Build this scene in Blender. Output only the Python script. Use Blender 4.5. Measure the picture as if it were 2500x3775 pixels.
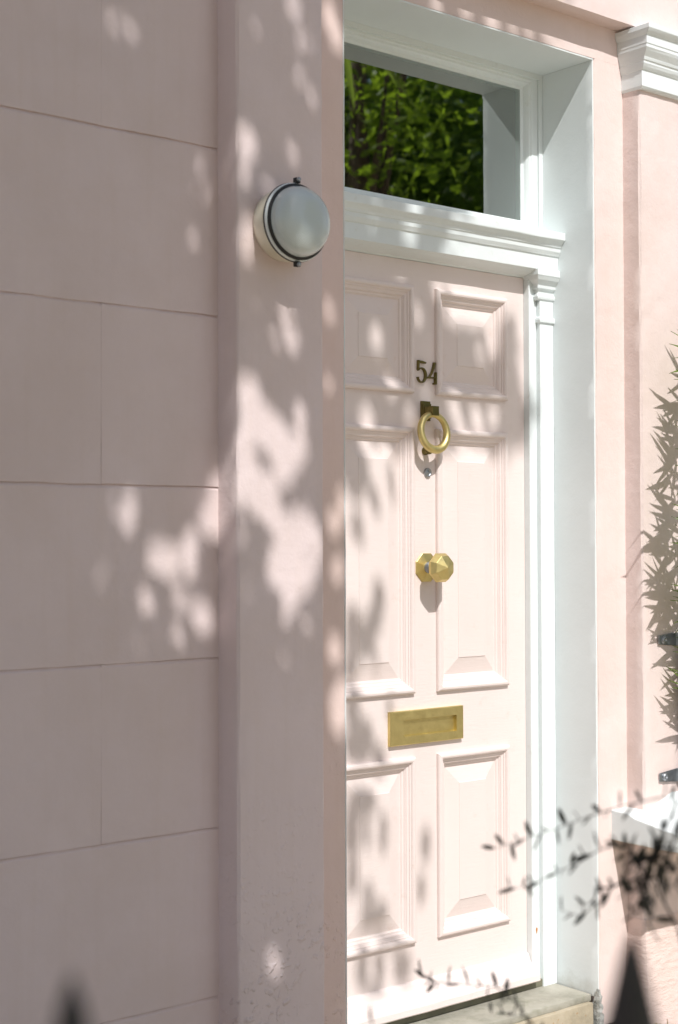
import bpy, bmesh, math, random
import numpy as np
from mathutils import Vector, Matrix, noise

for o in list(bpy.data.objects):
    bpy.data.objects.remove(o, do_unlink=True)
sc = bpy.context.scene
col = sc.collection

# ------------------------------------------------------------------ camera
CAM = Vector((0.0, -3.2, 1.34))
YAW, PITCH, ROLL = math.radians(39.85), math.radians(1.15), math.radians(-0.18)
fw = Vector((math.sin(YAW) * math.cos(PITCH), math.cos(YAW) * math.cos(PITCH), math.sin(PITCH)))
rt = Vector((math.cos(YAW), -math.sin(YAW), 0))
up = rt.cross(fw)
rt, up = math.cos(ROLL) * rt + math.sin(ROLL) * up, -math.sin(ROLL) * rt + math.cos(ROLL) * up
cd = bpy.data.cameras.new('camera')
cam = bpy.data.objects.new('camera', cd)
col.objects.link(cam)
m = Matrix((rt, up, -fw)).transposed().to_4x4()
m.translation = CAM
cam.matrix_world = m
cd.sensor_fit = 'VERTICAL'
cd.sensor_height = 36.0
cd.sensor_width = 24.0
cd.lens = 53.31
cd.clip_start = 0.05
cd.clip_end = 500
cd.dof.use_dof = True
cd.dof.focus_distance = 4.28
cd.dof.aperture_fstop = 3.0
sc.camera = cam
sc.render.resolution_x, sc.render.resolution_y = 678, 1024

# ------------------------------------------------------------------ sky, sun, exposure
SUN = Vector((0.29, 1.0, -1.22)).normalized()          # direction the light travels
SUN_EL = math.asin(-SUN.z)
w = bpy.data.worlds.new('World')
sc.world = w
w.use_nodes = True
nt = w.node_tree
sky = nt.nodes.new('ShaderNodeTexSky')
sky.sky_type = 'NISHITA'
sky.sun_disc = False
sky.sun_elevation = SUN_EL
sky.sun_rotation = math.atan2(-SUN.x, -SUN.y)
sky.air_density = 1.0
sky.dust_density = 2.0
sky.ozone_density = 1.0
bg = nt.nodes['Background']
bg.inputs['Strength'].default_value = 0.10
nt.links.new(sky.outputs['Color'], bg.inputs['Color'])
sd = bpy.data.lights.new('sun', 'SUN')
sd.energy = 3.4
sd.angle = math.radians(0.53)
sd.color = (1.0, 0.98, 0.95)
sun = bpy.data.objects.new('sun', sd)
col.objects.link(sun)
sun.rotation_euler = SUN.to_track_quat('-Z', 'Y').to_euler()
sun.location = (-2, -8, 9)
vs = sc.view_settings
vs.view_transform = 'Standard'
vs.look = 'None'
vs.exposure = 0.27
vs.gamma = 1.0
vs.use_curve_mapping = False
sc.render.engine = 'CYCLES'
sc.cycles.max_bounces = 8
sc.cycles.diffuse_bounces = 5
sc.cycles.transparent_max_bounces = 12

# ------------------------------------------------------------------ helpers
random.seed(54)
RNG = np.random.default_rng(54)
R = math.radians
FLOOR = -0.16


class MB:
    """collects faces for one mesh object"""
    def __init__(s):
        s.v, s.f, s.smooth = [], [], []

    def add(s, verts, faces, smooth=False):
        b = len(s.v)
        s.v += [tuple(p) for p in verts]
        s.f += [tuple(b + i for i in f) for f in faces]
        s.smooth += [smooth] * len(faces)
        return s

    def box(s, x0, x1, y0, y1, z0, z1):
        return s.add([(x0, y0, z0), (x1, y0, z0), (x1, y1, z0), (x0, y1, z0), (x0, y0, z1), (x1, y0, z1), (x1, y1, z1), (x0, y1, z1)],
                     [(0, 3, 2, 1), (4, 5, 6, 7), (0, 1, 5, 4), (1, 2, 6, 5), (2, 3, 7, 6), (3, 0, 4, 7)])

    def extrude_x(s, prof, x0, x1, smooth=False, cap=True, seg=1, wob=0.0):
        """closed (y, z) outline swept along X"""
        n = len(prof)
        vs_, fs = [], []
        for k in range(seg + 1):
            x = x0 + (x1 - x0) * k / seg
            for i, (y, z) in enumerate(prof):
                d = wob * noise.noise((x * 9, i * 0.35, 3.1)) if wob else 0
                vs_.append((x, y + d, z + d))
        for k in range(seg):
            for i in range(n):
                j = (i + 1) % n
                fs.append((k * n + i, k * n + j, (k + 1) * n + j, (k + 1) * n + i))
        s.add(vs_, fs, smooth)
        if cap:
            s.add(vs_[:n], [tuple(range(n - 1, -1, -1))])
            s.add(vs_[-n:], [tuple(range(n))])
        return s

    def lathe_y(s, cx, cz, prof, n=48, smooth=True, rot=0.0):
        """(radius, y) profile turned about an axis parallel to Y"""
        vs_, fs = [], []
        for r, y in prof:
            for k in range(n):
                a = rot + 2 * math.pi * k / n
                vs_.append((cx + r * math.cos(a), y, cz + r * math.sin(a)))
        for i in range(len(prof) - 1):
            for k in range(n):
                j = (k + 1) % n
                fs.append((i * n + k, i * n + j, (i + 1) * n + j, (i + 1) * n + k))
        return s.add(vs_, fs, smooth)

    def tube(s, pts, rads, n=8, smooth=True, cap=True, flat=1.0, normal=None):
        pts = [Vector(p) for p in pts]
        if not hasattr(rads, '__len__'):
            rads = [rads] * len(pts)
        vs_, fs = [], []
        ref = Vector(normal) if normal is not None else Vector((0.13, 0.92, 0.37)).normalized()
        for i, p in enumerate(pts):
            d = (pts[min(i + 1, len(pts) - 1)] - pts[max(i - 1, 0)]).normalized()
            a = d.cross(ref)
            if a.length < 1e-4:
                a = d.cross(Vector((1, 0, 0)))
            a.normalize()
            b = a.cross(d).normalized()
            for k in range(n):
                t = 2 * math.pi * k / n
                vs_.append(p + a * rads[i] * math.cos(t) + b * rads[i] * flat * math.sin(t))
        for i in range(len(pts) - 1):
            for k in range(n):
                j = (k + 1) % n
                fs.append((i * n + k, i * n + j, (i + 1) * n + j, (i + 1) * n + k))
        s.add(vs_, fs, smooth)
        if cap:
            s.add(vs_[:n], [tuple(range(n - 1, -1, -1))])
            s.add(vs_[-n:], [tuple(range(n))])
        return s

    def frame_xz(s, x0, x1, z0, z1, prof, y=0.0, smooth=False, seg=1, wob=0.0):
        """picture-frame sweep in the XZ plane; prof = (inset from outer edge, height towards -Y)"""
        n = len(prof)
        cs = [(x0, z0, 1, 1), (x1, z0, -1, 1), (x1, z1, -1, -1), (x0, z1, 1, -1)]
        for c in range(4):
            a, b = cs[c], cs[(c + 1) % 4]
            vs_, fs = [], []
            for k in range(seg + 1):
                t = k / seg
                for i, (d, h) in enumerate(prof):
                    xa, za = a[0] + a[2] * d, a[1] + a[3] * d
                    xb, zb = b[0] + b[2] * d, b[1] + b[3] * d
                    e = wob * noise.noise((xa * 7 + (xb - xa) * t * 9, za * 7 + (zb - za) * t * 9, i * .4)) if 0 < k < seg else 0
                    vs_.append((xa + (xb - xa) * t, y - h + e, za + (zb - za) * t))
            for k in range(seg):
                for i in range(n - 1):
                    fs.append((k * n + i, (k + 1) * n + i, (k + 1) * n + i + 1, k * n + i + 1))
            s.add(vs_, fs, smooth)
        return s

    def build(s, name, mat, parent=None, bevel=0.0, segs=2, kind=None, auto=None):
        me = bpy.data.meshes.new(name)
        me.from_pydata(s.v, [], s.f)
        me.polygons.foreach_set('use_smooth', s.smooth)
        me.materials.append(mat)
        bm = bmesh.new()
        bm.from_mesh(me)
        bmesh.ops.remove_doubles(bm, verts=bm.verts, dist=1e-5)
        bmesh.ops.recalc_face_normals(bm, faces=bm.faces)
        if bevel:
            es = [e for e in bm.edges if len(e.link_faces) == 2 and e.calc_face_angle(0) > 0.5]
            bmesh.ops.bevel(bm, geom=es, offset=bevel, segments=segs, profile=0.6, affect='EDGES', clamp_overlap=True)
        bm.to_mesh(me)
        bm.free()
        return link(name, me, parent, kind)


def link(name, me, parent=None, kind=None):
    o = bpy.data.objects.new(name, me)
    col.objects.link(o)
    if parent is not None:
        o.parent = parent
        o.matrix_parent_inverse = world(parent).inverted()
    if kind:
        o['kind'] = kind
    return o


def world(o):
    return (world(o.parent) @ o.matrix_parent_inverse if o.parent else Matrix()) @ Matrix.Translation(o.location)


def thing(name, label, cat, loc, group=None):
    o = bpy.data.objects.new(name, None)
    col.objects.link(o)
    o.empty_display_size = 0.1
    o.location = loc
    o['label'] = label
    o['category'] = cat
    if group:
        o['group'] = group
    return o


def plaster(name, mat, parent, x0, x1, y0, y1, z0, z1, step=0.035, amp=0.0012, bev=0.004, zr=None):
    """a rendered masonry block: subdivided, edges eased and uneven"""
    bm = bmesh.new()
    def cuts(a, b, n_max=140):
        n = max(1, min(n_max, int(round((b - a) / step))))
        return [a + (b - a) * k / n for k in range(n + 1)]
    xs, zs = cuts(x0, x1), cuts(z0, z1)
    ys = [y0, y0 + bev, min(y0 + .03, y1)] + cuts(min(y0 + .03, y1), y1, 12)[1:]
    xs = [x0, x0 + bev] + xs[1:-1] + [x1 - bev, x1]
    vc = {}
    def V(x, y, z, nx, ny):
        k = (round(x, 5), round(y, 5), round(z, 5))
        if k not in vc:
            p = Vector((x, y, z))
            d = amp * (noise.noise(p * 9.0) + 0.6 * noise.noise(p * 31.0))
            q = Vector((x, y, z))
            if (abs(x - x0) < 1e-6 or abs(x - x1) < 1e-6) and abs(y - y0) < 1e-6:      # the arris itself
                e = bev * 0.5 + amp * 1.6 * noise.noise(p * 23.0 + Vector((5, 2, 7)))
                q.y += max(0.0005, e)
                q.x += max(0.0005, e) * (1 if abs(x - x0) < 1e-6 else -1)
            elif abs(y - y0) < 1e-6:
                q.y += d
            elif abs(x - x0) < 1e-6 or abs(x - x1) < 1e-6:
                q.x += d
            vc[k] = bm.verts.new(q)
        return vc[k]
    for a, b in zip(xs[:-1], xs[1:]):
        for c, d in zip(zs[:-1], zs[1:]):
            bm.faces.new((V(a, y0, c, 0, -1), V(b, y0, c, 0, -1), V(b, y0, d, 0, -1), V(a, y0, d, 0, -1)))
    for x, fl in ((x0, 1), (x1, 0)):
        for a, b in zip(ys[:-1], ys[1:]):
            for c, d in zip(zs[:-1], zs[1:]):
                q = (V(x, b, c, 1, 0), V(x, a, c, 1, 0), V(x, a, d, 1, 0), V(x, b, d, 1, 0))
                bm.faces.new(q if fl else q[::-1])
    for z, fl in ((z0, 1), (z1, 0)):
        for a, b in zip(xs[:-1], xs[1:]):
            for c, d in zip(ys[:-1], ys[1:]):
                q = (V(a, d, z, 0, 0), V(b, d, z, 0, 0), V(b, c, z, 0, 0), V(a, c, z, 0, 0))
                bm.faces.new(q if fl else q[::-1])
    for f in bm.faces:
        f.smooth = True
    me = bpy.data.meshes.new(name)
    bm.to_mesh(me)
    bm.free()
    me.materials.append(mat)
    me.set_sharp_from_angle(angle=R(38))
    return link(name, me, parent)


# ------------------------------------------------------------------ materials
def mat(name, base, rough=0.6, metal=0.0, spec=0.5):
    mt = bpy.data.materials.new(name)
    mt.use_nodes = True
    n = mt.node_tree
    b = n.nodes['Principled BSDF']
    b.inputs['Base Color'].default_value = (*base, 1)
    b.inputs['Roughness'].default_value = rough
    b.inputs['Metallic'].default_value = metal
    b.inputs['Specular IOR Level'].default_value = spec
    return mt, n, b


def coord(n):
    return n.nodes.new('ShaderNodeNewGeometry').outputs['Position']


def nz(n, scale, detail=4, rough=0.55, vec=None, stretch=None):
    t = n.nodes.new('ShaderNodeTexNoise')
    t.inputs['Scale'].default_value = scale
    t.inputs['Detail'].default_value = detail
    t.inputs['Roughness'].default_value = rough
    v = vec or coord(n)
    if stretch:
        mp = n.nodes.new('ShaderNodeMapping')
        mp.inputs['Scale'].default_value = stretch
        n.links.new(v, mp.inputs['Vector'])
        v = mp.outputs['Vector']
    n.links.new(v, t.inputs['Vector'])
    return t.outputs['Fac']


def ramp(n, fac, stops):
    r = n.nodes.new('ShaderNodeValToRGB')
    e = r.color_ramp.elements
    while len(e) < len(stops):
        e.new(0.5)
    for i, (p, c) in enumerate(stops):
        e[i].position = p
        e[i].color = (*c, 1) if hasattr(c, '__len__') else (c, c, c, 1)
    n.links.new(fac, r.inputs['Fac'])
    return r.outputs['Color']


def mixc(n, fac, a, b):
    x = n.nodes.new('ShaderNodeMix')
    x.data_type = 'RGBA'
    for k, v in ((6, a), (7, b)):
        if hasattr(v, 'default_value'):
            n.links.new(v, x.inputs[k])
        else:
            x.inputs[k].default_value = (*v, 1)
    if hasattr(fac, 'default_value'):
        n.links.new(fac, x.inputs[0])
    else:
        x.inputs[0].default_value = fac
    return x.outputs[2]


def mth(n, op, a, b=None):
    x = n.nodes.new('ShaderNodeMath')
    x.operation = op
    for i, v in enumerate((a, b)):
        if v is None:
            continue
        if hasattr(v, 'default_value'):
            n.links.new(v, x.inputs[i])
        else:
            x.inputs[i].default_value = v
    return x.outputs[0]


def bump(n, b, hs):
    """hs: list of (height socket, strength, distance) chained"""
    prev = None
    for h, st, di in hs:
        x = n.nodes.new('ShaderNodeBump')
        x.inputs['Strength'].default_value = st
        x.inputs['Distance'].default_value = di
        n.links.new(h, x.inputs['Height'])
        if prev:
            n.links.new(prev, x.inputs['Normal'])
        prev = x.outputs['Normal']
    n.links.new(prev, b.inputs['Normal'])


def zpos(n):
    s = n.nodes.new('ShaderNodeSeparateXYZ')
    n.links.new(coord(n), s.inputs[0])
    return s.outputs


PINK = (0.785, 0.664, 0.658)


def masonry_paint(name, base, blister=False, rough=0.62):
    mt, n, b = mat(name, base, rough, spec=0.3)
    dark = tuple(c * k for c, k in zip(base, (0.90, 0.885, 0.87)))
    c = mixc(n, ramp(n, nz(n, 3.2, 5), [(0.35, 0.0), (0.75, 0.45)]), base, dark)
    grime = ramp(n, nz(n, 60, 3), [(0.68, 0.0), (0.78, 0.6)])
    spots = ramp(n, nz(n, 5.0, 3), [(0.5, 0.0), (0.7, 1.0)])
    c = mixc(n, mth(n, 'MULTIPLY', mth(n, 'MULTIPLY', grime, spots), 0.55), c, (0.42, 0.30, 0.24))
    run = ramp(n, nz(n, 6, 4, stretch=(6, 6, 0.35)), [(0.5, 0.0), (0.8, 0.22)])
    c = mixc(n, run, c, tuple(x * y for x, y in zip(base, (0.88, 0.84, 0.76))))
    n.links.new(c, b.inputs['Base Color'])
    stain = ramp(n, nz(n, 1.7, 6, 0.65), [(0.44, 0.0), (0.62, 0.42)])
    c = mixc(n, stain, c, tuple(x * y for x, y in zip(base, (0.86, 0.83, 0.78))))
    n.links.new(c, b.inputs['Base Color'])
    hs = [(nz(n, 4.5, 3), 0.5, 0.012), (nz(n, 14, 4), 0.45, 0.006), (nz(n, 140, 3, 0.6), 0.4, 0.0016)]
    if blister:
        z = zpos(n)[2]
        lo = ramp(n, mth(n, 'MULTIPLY', mth(n, 'ADD', z, 0.2), 0.6), [(0.20, 1.0), (0.72, 0.0)])
        pat = ramp(n, nz(n, 4.3, 4), [(0.44, 0.0), (0.58, 1.0)])
        bl = ramp(n, nz(n, 60, 2, 0.5), [(0.54, 0.0), (0.70, 1.0)])
        hs.append((mth(n, 'MULTIPLY', mth(n, 'MULTIPLY', lo, pat), bl), 0.75, 0.005))
        fl = ramp(n, nz(n, 13, 3, 0.6), [(0.49, 0.0), (0.5, 1.0), (0.51, 0.0)])
        hs.append((mth(n, 'MULTIPLY', mth(n, 'MULTIPLY', lo, pat), fl), 0.12, 0.001))
    bump(n, b, hs)
    return mt


M = {}
M['wall'] = masonry_paint('pink masonry paint', PINK)
M['wall_worn'] = masonry_paint('blistered pink masonry paint', PINK, blister=True)
M['wall_rec'] = masonry_paint('blistered pink paint with bounce light tint', (0.81, 0.645, 0.60), blister=True)  # same pink paint, with the recess's warmer bounce light put into the colour
M['bay'] = masonry_paint('pale pink masonry paint', (0.815, 0.685, 0.655))

mt, n, b = mat('white gloss paint', (0.84, 0.845, 0.825), 0.38)
c = mixc(n, ramp(n, nz(n, 7, 4), [(0.4, 0.0), (0.8, 0.5)]), (0.78, 0.835, 0.84), (0.745, 0.785, 0.78))
n.links.new(c, b.inputs['Base Color'])
n.links.new(mixc(n, ramp(n, nz(n, 38, 5, .7), [(0.60, 0), (0.74, 0.30)]), c, (0.58, 0.57, 0.50)), b.inputs['Base Color'])
bump(n, b, [(nz(n, 22, 4), 0.35, 0.003), (nz(n, 90, 3), 0.2, 0.001)])
M['white'] = mt

mt, n, b = mat('white masonry paint', (0.84, 0.845, 0.83), 0.6, spec=0.3)
z = zpos(n)[2]
c = mixc(n, ramp(n, nz(n, 5, 5), [(0.4, 0.0), (0.8, 0.5)]), (0.80, 0.85, 0.86), (0.75, 0.795, 0.80))
low = ramp(n, mth(n, 'ADD', mth(n, 'MULTIPLY', z, 5.0), mth(n, 'MULTIPLY', nz(n, 30, 4), 0.5)), [(0.10, 0.7), (0.42, 0.0)])
c = mixc(n, low, c, (0.50, 0.49, 0.44))
n.links.new(c, b.inputs['Base Color'])
bump(n, b, [(nz(n, 12, 4), 0.35, 0.004), (nz(n, 110, 3, .6), 0.25, 0.0012)])
M['white_wall'] = mt

mt, n, b = mat('pink door gloss', (0.83, 0.67, 0.63), 0.36)
c = mixc(n, ramp(n, nz(n, 5, 4), [(0.4, 0.0), (0.75, 0.4)]), (0.82, 0.715, 0.685), (0.78, 0.66, 0.62))
n.links.new(c, b.inputs['Base Color'])
n.links.new(mixc(n, ramp(n, nz(n, 19, 5, .7), [(0.60, 0), (0.72, 0.35)]), c, (0.68, 0.53, 0.46)), b.inputs['Base Color'])
n.links.new(ramp(n, nz(n, 9, 4), [(0.3, 0.32), (0.7, 0.55)]), b.inputs['Roughness'])
bump(n, b, [(nz(n, 16, 5, .6, stretch=(1.2, 1, 9)), 0.35, 0.002), (nz(n, 9, 3), 0.25, 0.004), (nz(n, 110, 3), 0.15, 0.0008)])
M['door'] = mt

mt, n, b = mat('aged brass', (0.42, 0.34, 0.13), 0.5, 1.0)
c = mixc(n, ramp(n, nz(n, 34, 5), [(0.35, 0.0), (0.7, 0.8)]), (0.70, 0.58, 0.26), (0.60, 0.49, 0.21))
n.links.new(c, b.inputs['Base Color'])
n.links.new(ramp(n, nz(n, 60, 4), [(0.3, 0.40), (0.8, 0.58)]), b.inputs['Roughness'])
M['brass'] = mt
mt, n, b = mat('tarnished brass', (0.15, 0.125, 0.05), 0.36, 1.0)
c = mixc(n, nz(n, 60, 4), (0.26, 0.215, 0.075), (0.13, 0.11, 0.045))
n.links.new(c, b.inputs['Base Color'])
M['dark_brass'] = mt
mt, n, b = mat('galvanised steel', (0.42, 0.44, 0.46), 0.4, 1.0)
n.links.new(ramp(n, nz(n, 70, 4), [(0.3, 0.28), (0.7, 0.6)]), b.inputs['Roughness'])
n.links.new(mixc(n, nz(n, 45, 3), (0.5, 0.52, 0.54), (0.25, 0.27, 0.30)), b.inputs['Base Color'])
M['steel'] = mt
mt, n, b = mat('black iron', (0.012, 0.012, 0.014), 0.45)
bump(n, b, [(nz(n, 120, 3), 0.3, 0.001)])
M['iron'] = mt
mt, n, b = mat('black rubber', (0.02, 0.02, 0.02), 0.6)
M['rubber'] = mt
mt, n, b = mat('cream lamp enamel', (0.74, 0.70, 0.55), 0.3)
n.links.new(mixc(n, ramp(n, nz(n, 18, 4), [(0.4, 0), (0.8, 0.6)]), (0.76, 0.73, 0.60), (0.66, 0.60, 0.42)), b.inputs['Base Color'])
M['enamel'] = mt

# prismatic lamp glass: pale, rings of fine ridges, a little light passes
mt, n, b = mat('prismatic lamp glass', (0.74, 0.83, 0.84), 0.12)
b.inputs['Transmission Weight'].default_value = 0.25
b.inputs['IOR'].default_value = 1.45
b.inputs['Coat Weight'].default_value = 1.0
b.inputs['Coat Roughness'].default_value = 0.05
M['lamp_glass'] = (mt, n, b)

# window glass: reflects the garden, lets the dark hall show through
mt = bpy.data.materials.new('window glass')
mt.use_nodes = True
n = mt.node_tree
n.nodes.remove(n.nodes['Principled BSDF'])
gl = n.nodes.new('ShaderNodeBsdfGlossy')
gl.inputs['Roughness'].default_value = 0.012
wv_ = n.nodes.new('ShaderNodeBump')
wv_.inputs['Strength'].default_value = 0.025
wv_.inputs['Distance'].default_value = 0.004
n.links.new(nz(n, 4.0, 2, stretch=(2.2, 1, 0.8)), wv_.inputs['Height'])
n.links.new(wv_.outputs['Normal'], gl.inputs['Normal'])
gl.inputs['Color'].default_value = (0.95, 1.0, 0.97, 1)
tr = n.nodes.new('ShaderNodeBsdfTransparent')
tr.inputs['Color'].default_value = (0.80, 0.84, 0.82, 1)
fr = n.nodes.new('ShaderNodeFresnel')
fr.inputs['IOR'].default_value = 1.9
mx = n.nodes.new('ShaderNodeMixShader')
n.links.new(mth(n, 'MULTIPLY', fr.outputs[0], 3.7), mx.inputs[0])
n.links.new(tr.outputs[0], mx.inputs[1])
n.links.new(gl.outputs[0], mx.inputs[2])
n.links.new(mx.outputs[0], n.nodes['Material Output'].inputs['Surface'])
M['glass'] = mt

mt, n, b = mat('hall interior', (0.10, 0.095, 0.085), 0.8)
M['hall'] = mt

mt, n, b = mat('grey sandstone', (0.36, 0.34, 0.29), 0.8, spec=0.2)
c = ramp(n, nz(n, 9, 6, .6), [(0.25, (0.25, 0.245, 0.20)), (0.5, (0.37, 0.355, 0.30)), (0.8, (0.46, 0.44, 0.38))])
c = mixc(n, ramp(n, nz(n, 22, 4), [(0.55, 0), (0.75, 0.5)]), c, (0.20, 0.21, 0.14))
n.links.new(c, b.inputs['Base Color'])
bump(n, b, [(nz(n, 25, 5, .65), 0.6, 0.006), (nz(n, 160, 3), 0.3, 0.0015)])
M['stone'] = mt
mt, n, b = mat('ochre sandstone', (0.52, 0.42, 0.27), 0.85, spec=0.2)
c = ramp(n, nz(n, 8, 6, .6), [(0.25, (0.28, 0.25, 0.19)), (0.5, (0.43, 0.37, 0.27)), (0.8, (0.54, 0.48, 0.38))])
c = mixc(n, ramp(n, nz(n, 75, 3), [(0.66, 0), (0.74, 0.7)]), c, (0.38, 0.24, 0.12))
n.links.new(c, b.inputs['Base Color'])
bump(n, b, [(nz(n, 18, 5, .65), 0.7, 0.008), (nz(n, 140, 3), 0.35, 0.002)])
M['ochre'] = mt
mt, n, b = mat('broken grey render', (0.45, 0.46, 0.44), 0.9, spec=0.2)
c = ramp(n, nz(n, 45, 5, .65), [(0.3, (0.26, 0.27, 0.25)), (0.55, (0.50, 0.51, 0.49)), (0.8, (0.68, 0.68, 0.66))])
n.links.new(c, b.inputs['Base Color'])
bump(n, b, [(nz(n, 40, 5, .7), 1.0, 0.01)])
M['render'] = mt
mt, n, b = mat('weathered threshold timber', (0.10, 0.10, 0.06), 0.85)
n.links.new(mixc(n, nz(n, 20, 5), (0.24, 0.23, 0.16), (0.10, 0.10, 0.07)), b.inputs['Base Color'])
bump(n, b, [(nz(n, 40, 4), 0.5, 0.003)])
M['timber'] = mt

mt, n, b = mat('pale paving and gravel', (0.42, 0.39, 0.34), 0.9, spec=0.2)
c = ramp(n, nz(n, 2.2, 6, .6), [(0.3, (0.42, 0.36, 0.265)), (0.7, (0.55, 0.475, 0.355))])
c = mixc(n, ramp(n, nz(n, 70, 3), [(0.45, 0), (0.7, 0.5)]), c, (0.34, 0.28, 0.19))
n.links.new(c, b.inputs['Base Color'])
bump(n, b, [(nz(n, 70, 4), 0.6, 0.01)])
M['ground'] = mt


def leaf_mat(name, c0, c1, trans, tw=0.45, rough=0.45):
    mt, n, b = mat(name, c0, rough)
    oi = n.nodes.new('ShaderNodeNewGeometry').outputs['Random Per Island']
    c = mixc(n, oi, c0, c1)
    n.links.new(c, b.inputs['Base Color'])
    t = n.nodes.new('ShaderNodeBsdfTranslucent')
    t.inputs['Color'].default_value = (*trans, 1)
    x = n.nodes.new('ShaderNodeMixShader')
    x.inputs[0].default_value = tw
    n.links.new(b.outputs[0], x.inputs[1])
    n.links.new(t.outputs[0], x.inputs[2])
    n.links.new(x.outputs[0], n.nodes['Material Output'].inputs['Surface'])
    return mt


M['leaf'] = leaf_mat('tree leaf', (0.06, 0.10, 0.03), (0.10, 0.14, 0.05), (0.10, 0.16, 0.03), 0.3)
M['leaf_lit'] = leaf_mat('garden leaf', (0.035, 0.085, 0.012), (0.08, 0.15, 0.02), (0.18, 0.31, 0.025), 0.5)
M['leaf_sun'] = leaf_mat('sunlit garden leaf', (0.06, 0.12, 0.015), (0.10, 0.17, 0.02), (0.38, 0.55, 0.03), 0.6)  # brighter copy of the garden leaf, sunlight put into its colours
M['palm'] = leaf_mat('strap leaf', (0.06, 0.12, 0.02), (0.11, 0.17, 0.03), (0.34, 0.46, 0.06), 0.5)
M['shrub_leaf'] = leaf_mat('dark shrub leaf', (0.018, 0.028, 0.016), (0.035, 0.028, 0.035), (0.03, 0.05, 0.015), 0.2)
M['bamboo_leaf'] = leaf_mat('bamboo leaf', (0.10, 0.17, 0.03), (0.16, 0.22, 0.05), (0.22, 0.32, 0.05), 0.35)
mt, n, b = mat('brown bark', (0.11, 0.08, 0.055), 0.9, spec=0.2)
n.links.new(mixc(n, nz(n, 12, 5, stretch=(1, 1, .25)), (0.16, 0.12, 0.085), (0.05, 0.036, 0.026)), b.inputs['Base Color'])
bump(n, b, [(nz(n, 18, 5, stretch=(1, 1, .25)), 0.9, 0.02)])
M['bark'] = mt
mt, n, b = mat('dark twig', (0.025, 0.02, 0.02), 0.8)
M['twig'] = mt
mt, n, b = mat('bamboo cane', (0.17, 0.20, 0.06), 0.45)
M['cane'] = mt
mt, n, b = mat('dry grass', (0.40, 0.32, 0.17), 0.9)
M['straw'] = mt
mt, n, b = mat('rust stain', (0.55, 0.22, 0.04), 0.8)
M['rust'] = mt

# ------------------------------------------------------------------ ground
g = MB().add([(-60, -80, FLOOR), (80, -80, FLOOR), (80, 40, FLOOR), (-60, 40, FLOOR)], [(0, 1, 2, 3)])
go = g.build('ground', M['ground'], kind='structure')

# ------------------------------------------------------------------ the house
house = thing('pink_house', 'pale pink rendered house front with recessed doorway and white painted surround', 'house', (3.0, -0.2, FLOOR))
TOP = 6.6

# coursed ashlar render on the left: each block its own piece
ash = MB().box(-3.2, 2.14, -0.1935, 0.15, FLOOR, TOP).build('ashlar_wall', M['wall'], house)
COURSE = [FLOOR, 0.252, 0.655, 1.063, 1.474, 1.889, 2.297, 2.705, 3.113, 3.521, 3.93]
for ci in range(len(COURSE) - 1):
    z0, z1 = COURSE[ci], COURSE[ci + 1]
    off = 1.798 if ci % 2 == 0 else 1.478
    js = sorted([off + 0.65 * k for k in range(-6, 3)])
    js = [j for j in js if -1.2 < j < 2.06] + [2.128]
    for a, b_ in zip(js[:-1], js[1:]):
        bm = bmesh.new()
        n_, gap = 18, 0.0005
        rng = random.Random(ci * 31 + int(a * 100))
        def edge(t, s0):
            return 0.0022 * noise.noise((t * 9, s0 * 7.3, ci * 1.7)) + 0.0012 * noise.noise((t * 47, s0 * 3.3, ci * 2.7))
        wl = -0.0002 if b_ < 2.1 else -0.004
        ring_o, ring_i = [], []
        fill = 0.0028
        for k in range(n_):
            t = k / n_; x = a + gap + (b_ - wl - a - gap) * t; e = edge(x, 0.0)
            ring_o.append((x, z0 + gap + e)); ring_i.append((x, z0 + gap + e + .0012))
        for k in range(6):
            t = k / 6; z = z0 + gap + (z1 - z0 - 2 * gap) * t; e = edge(z, 1.3)
            ring_o.append((b_ - wl + e * .5, z)); ring_i.append((b_ - wl + e * .5 - .0009, z))
        for k in range(n_):
            t = 1 - k / n_; x = a + gap + (b_ - wl - a - gap) * t; e = edge(x, 2.1)
            ring_o.append((x, z1 - gap + e)); ring_i.append((x, z1 - gap + e - .0065))
        for k in range(6):
            t = 1 - k / 6; z = z0 + gap + (z1 - z0 - 2 * gap) * t; e = edge(z, 3.7)
            ring_o.append((a + e * .5, z)); ring_i.append((a + e * .5 + .0009, z))
        N = len(ring_o)
        ys = [-0.1936, -0.1955, -0.1998 + rng.uniform(-.0004, .0004)]
        r0 = [bm.verts.new((p[0], ys[0], p[1])) for p in ring_o]
        r1 = [bm.verts.new((p[0], ys[1] if (k_ % (n_ + 6)) < n_ else ys[2] + .0006, p[1])) for k_, p in enumerate(ring_o)]
        r2 = [bm.verts.new((p[0], ys[2], p[1])) for p in ring_i]
        for q0, q1 in ((r0, r1), (r1, r2)):
            for k in range(N):
                j = (k + 1) % N
                bm.faces.new((q0[k], q0[j], q1[j], q1[k]))
        bm.faces.new(r2)
        bmesh.ops.recalc_face_normals(bm, faces=bm.faces)
        me = bpy.data.meshes.new('ashlar_block')
        bm.to_mesh(me); bm.free()
        me.materials.append(M['wall'])
        link('ashlar_block', me, ash)

# pilaster left of the door
plaster('pilaster', M['wall_worn'], house, 2.124, 2.389, -0.28, -0.12, FLOOR, TOP, step=0.05, amp=0.0016, bev=0.006)

# recessed wall face round the door opening
plaster('recess_wall', M['wall_rec'], house, 2.36, 2.525, -0.2, 0.12, FLOOR, 2.800, amp=0.0013, bev=0.005)
plaster('recess_wall', M['bay'], house, 3.5125, 3.70, -0.2, 0.12, FLOOR + .055, 2.800, amp=0.0013, bev=0.004)
plaster('lintel_wall', M['bay'], house, 2.36, 3.70, -0.2, 0.12, 2.8002, 2.93, amp=0.001, bev=0.003)
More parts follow.
